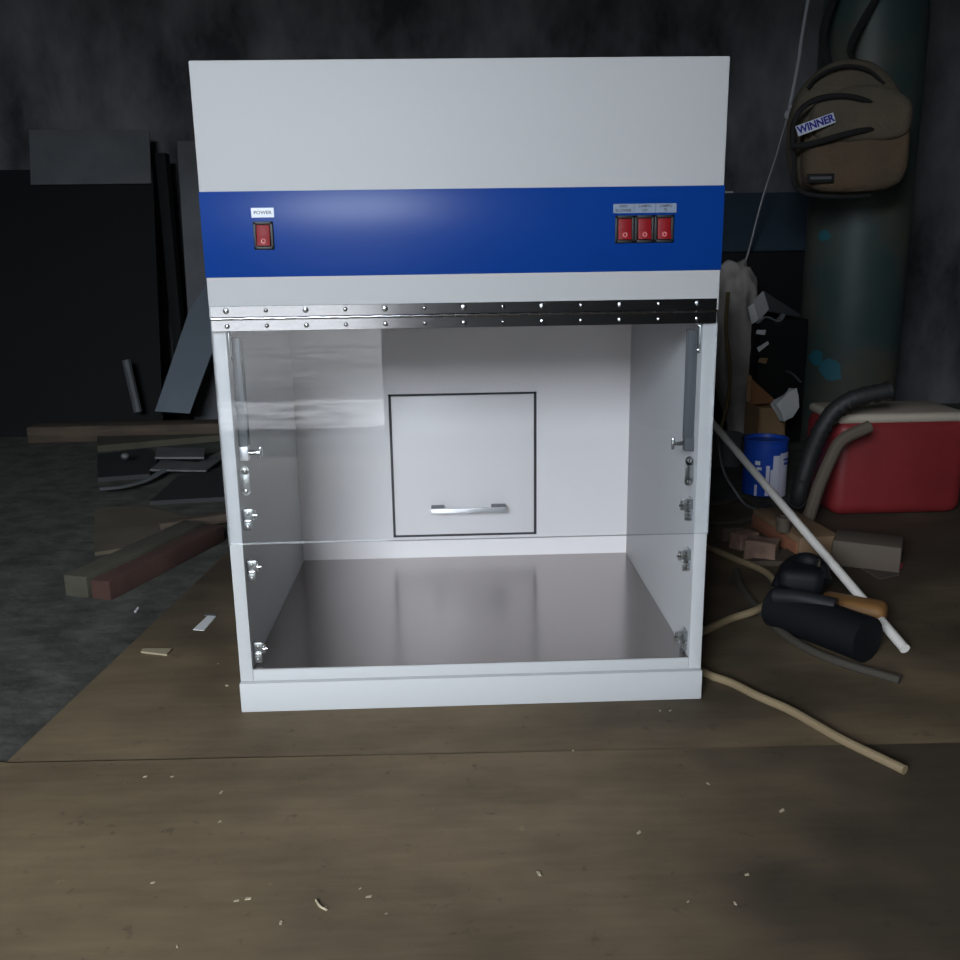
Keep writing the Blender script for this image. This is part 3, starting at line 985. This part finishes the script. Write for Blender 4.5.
for args in ((772, 779, 456, 498), (779.3, 790.5, 454, 498), (765, 768.5, 466, 496), (769, 771.5, 470, 492), (755, 757, 486, 497)):
    tin_strip(*args, 'paint_drip', M['paint_white'], TR + .0010)
for args in ((782.5, 790.5, 459.5, 461.5), (783, 790.5, 463.5, 466)):
    tin_strip(*args, 'printed_mark', M['blue_tin'], TR + .0018)
for args in ((756, 760, 462, 466), (757, 761, 468, 471), (756, 759, 474, 478)):
    tin_strip(*args, 'printed_mark', M['label_white'], TR + .0010)

# red canister with cream rim, black hose and brown hose
rx0 = at(803, 440, 1.02).x
rc = thing('red_canister', 'red metal canister with a cream rim at the right edge', 'canister', (rx0 + .15, .92, 0))
zt_ = at(815, 415, .84).z
MB().box((rx0, .83, .0005), (rx0 + .30, 1.02, zt_ - .012), .03, seg=4).build('body', M['red'], rc)
MB().box((rx0 + .004, .835, zt_ - .022), (rx0 + .296, 1.015, zt_), .010, seg=3).build('rim', M['cream'], rc)
hs = thing('vacuum_hose', 'thick black ribbed hose curving over the red canister', 'hose', (at(815, 450, .79).x, .79, .1))
hp = [at(890, 390, .77), at(855, 398, .775), at(834, 411, .78), at(820, 432, .785), at(810, 456, .79), at(803, 478, .79), at(797, 500, .80), at(791, 512, .86)]
MB().tube(hp, .0175, 12).build('hose', M['rubber'], hs)
for a_, b_2 in zip(hp, hp[1:]):
    for q in range(3):
        c0_ = a_.lerp(b_2, q / 3)
        c1_ = a_.lerp(b_2, q / 3 + .12)
        MB().cyl(c0_, c1_, .0195, seg=14).build('rib', M['rubber'], hs)
MB().tube([at(870, 426, .735), at(842, 440, .735), at(829, 462, .735), at(818, 488, .73), at(811, 510, .73), gr(806, 526, .015)], .013, 10).build('brown_hose', M['strap'])
tag(bpy.data.objects['brown_hose'], 'dusty brown hose draped across the front of the red canister', 'hose')
c = MB().tube([gr(806, 520, .007), gr(814, 526, .007), gr(824, 533, .007), gr(845, 544, .007), gr(900, 566, .007)], .007, 10)
tag(c.build('red_hose', M['red']), 'thin red hose on the floor below the canister', 'hose')
flat('grey_board', M['wood_dark'], 'grey brown flat board under the red hose', 'board', [(803, 536), (816, 532), (900, 575), (880, 580)], 0, .003)

# white conduit
pa, pb = gr(905, 649, .012), at(560, 244, 2.33)
o = MB().tube([pa, pb], .0076, 14, smooth=False).build('white_conduit', M['pvc'])
tag(o, 'long white plastic conduit leaning from the floor behind the cabinet', 'conduit')

# wooden block with a pipe stub on it
tk = gr(775, 552, 0)
A, B = gr(750, 528, 0), gr(797, 560, 0)
d = (B - A).normalized()
nn = Vector((-d.y, d.x, 0))
R = Matrix(((d.x, nn.x, 0), (d.y, nn.y, 0), (0, 0, 1)))
blk = thing('wood_block', 'tan wooden block with an orange side by the white conduit', 'block', ((A + B) / 2))
cc = (A + B) / 2 + nn * .045 + Vector((0, 0, .0225))
MB().obox(cc, ((B - A).length, .085, .045), R, .006).build('block', M['tan'], blk)
MB().obox(cc - nn * .0435 + Vector((0, 0, -.004)), ((B - A).length * .94, .004, .028), R, .001).build('front_face', M['orange_side'], blk)
sc_ = gr(783, 531, .045)
st = MB()
st.lathe((sc_.x, sc_.y, .0452), [(.013, 0), (.013, .022), (.016, .023), (.016, .030), (.010, .030), (.010, .012), (.0001, .012)], 20)
tag(st.build('pipe_stub', M['strap']), 'short brown pipe stub standing on the tan block', 'pipe')
# broken bricks
for i, (x, y, s1, s2, rz, lab) in enumerate(((744, 549, .050, .035, .4, 'broken brick piece between the cabinet and the tan block'),
                                             (761, 560, .060, .04, -.5, 'pinkish brick piece in front of the tan block'),
                                             (729, 540, .045, .03, .2, 'dark brick crumb nearest the cabinet side'))):
    p = gr(x, y, 0)
    mb = MB().obox((p.x, p.y, s2 / 2 + .001), (s1, s1 * .7, s2), Matrix.Rotation(rz, 3, 'Z'), .004)
    bmesh.ops.subdivide_edges(mb.bm, edges=list(mb.bm.edges), cuts=2, use_grid_fill=True)
    o = mb.build('brick_piece', M['brick'] if i < 2 else M['wood_dark'], smooth=0)
    crumple(o, .003, 40, i)
    zmin = min(v.co.z for v in o.data.vertices)
    o.data.transform(Matrix.Translation((0, 0, -zmin + .0005)))
    tag(o, lab, 'brick')

# dark wood strip between block and tool, brown block with black strap at the right
flat('wood_strip', M['wood_dark'], 'dark wood strip lying between tan block and black tool', 'wood', [(742, 566), (788, 566), (820, 556), (800, 549)], 0, .010)
bk = gr(845, 566, 0)
o = MB().obox((bk.x + .045, bk.y + .01, .026), (.12, .08, .05), Matrix.Rotation(-.5, 3, 'Z'), .004).build('brown_block', M['strap'])
tag(o, 'brown block partly behind the conduit at the right edge', 'block')

# black power tool with amber body
pt_ = gr(800, 626, 0)
pw = thing('power_tool', 'black power tool with amber end lying on the plywood at the right', 'power tool', (gr(815, 620, 0)))


def P(x, y, z):
    return gr(x, y, z)


ax0, ax1 = P(776, 606, .032), P(868, 640, .034)
MB().tube([ax0, ax0.lerp(ax1, .3), ax0.lerp(ax1, .7), ax1], .034, 18).build('motor_body', M['tool_black'], pw)
MB().obox(P(800, 584, .050), (.070, .065, .065), Matrix.Rotation(-.35, 3, 'Z'), .016, seg=4).build('gear_head', M['tool_black'], pw)
MB().tube([P(775, 596, .058), P(800, 598, .064), P(836, 606, .064)], .012, 12).build('side_rail', M['tool_grey'], pw)
MB().tube([P(778, 588, .02), P(790, 566, .055), P(806, 560, .085), P(818, 566, .075), P(824, 582, .055)], .013, 12).build('grip', M['tool_black'], pw)
MB().obox(P(852, 612, .028), (.10, .05, .045), Matrix.Rotation(-.6, 3, 'Z'), .012, seg=3).build('amber_housing', M['tool_orange'], pw)
MB().lathe(P(818, 566, .088), [(.004, 0), (.004, .01), (.002, .012)], 10).build('bolt', M['chrome'], pw)
rag = flat('paper_strip', M['paper'], 'crumpled white paper under the black power tool', 'paper', [(800, 629), (812, 634), (826, 637), (838, 640), (838, 637), (824, 631), (808, 627)], 0, .003)

# cords
c = MB().tube([gr(690, 541, .006), gr(712, 549, .006), gr(738, 560, .006), gr(760, 569, .006), gr(772, 578, .006), gr(776, 590, .006), gr(770, 601, .010), gr(754, 611, .014), gr(730, 619, .006), gr(706, 630, .006), gr(690, 636, .006)], .0062, 10)
tag(c.build('tan_cord', M['cord_tan']), 'looped tan flex cord beside the cabinet', 'cord')
c = MB().tube([gr(737, 571, .006), gr(740, 584, .006), gr(750, 599, .006), gr(763, 614, .005), gr(783, 633, .006), gr(810, 650, .006), gr(845, 664, .006), gr(900, 680, .006)], .0062, 10)
tag(c.build('dusty_cable', M['cord_dark']), 'dark dusty cord snaking from the tan loop to the right edge', 'cord')
c = MB().tube([gr(695, 668, .006), gr(712, 676, .006), gr(732, 683, .006), gr(758, 696, .006), gr(790, 710, .006), gr(820, 727, .006), gr(845, 741, .006), gr(905, 770, .006)], .0058, 10)
tag(c.build('tan_cord', M['cord_tan']), 'tan flex cord running from the cabinet base to the right edge', 'cord')
c = MB().tube([at(718, 424, 1.0), at(719, 450, 1.0), at(724, 472, .98), at(733, 488, .97), gr(745, 504, .005), gr(758, 510, .005)], .0032, 8)
tag(c.build('thin_wire', M['cup']), 'thin grey wire curling down between conduit and cabinet', 'wire')
for pts, lab in (([(700, 500), (722, 503), (744, 497), (764, 512)], 'dark cable on the floor behind the bricks, farther one'),
                 ([(700, 520), (726, 524), (752, 518), (770, 506)], 'dark cable on the floor behind the bricks, nearer one')):
    c = MB().tube([gr(x, y, .007) for x, y in pts], .0075, 8)
    tag(c.build('dark_cable', M['cord_dark']), lab, 'cable')

# ------------------------------------------------------------------ colour management
vs = SC.view_settings
SC.display_settings.display_device = 'sRGB'
vs.view_transform = 'Standard'
vs.look = 'None'
vs.gamma = 1
vs.exposure = 0.0
vs.use_curve_mapping = False
SC.cycles.use_denoising = True
SC.cycles.max_bounces = 10
SC.cycles.diffuse_bounces = 5
SC.cycles.transparent_max_bounces = 12
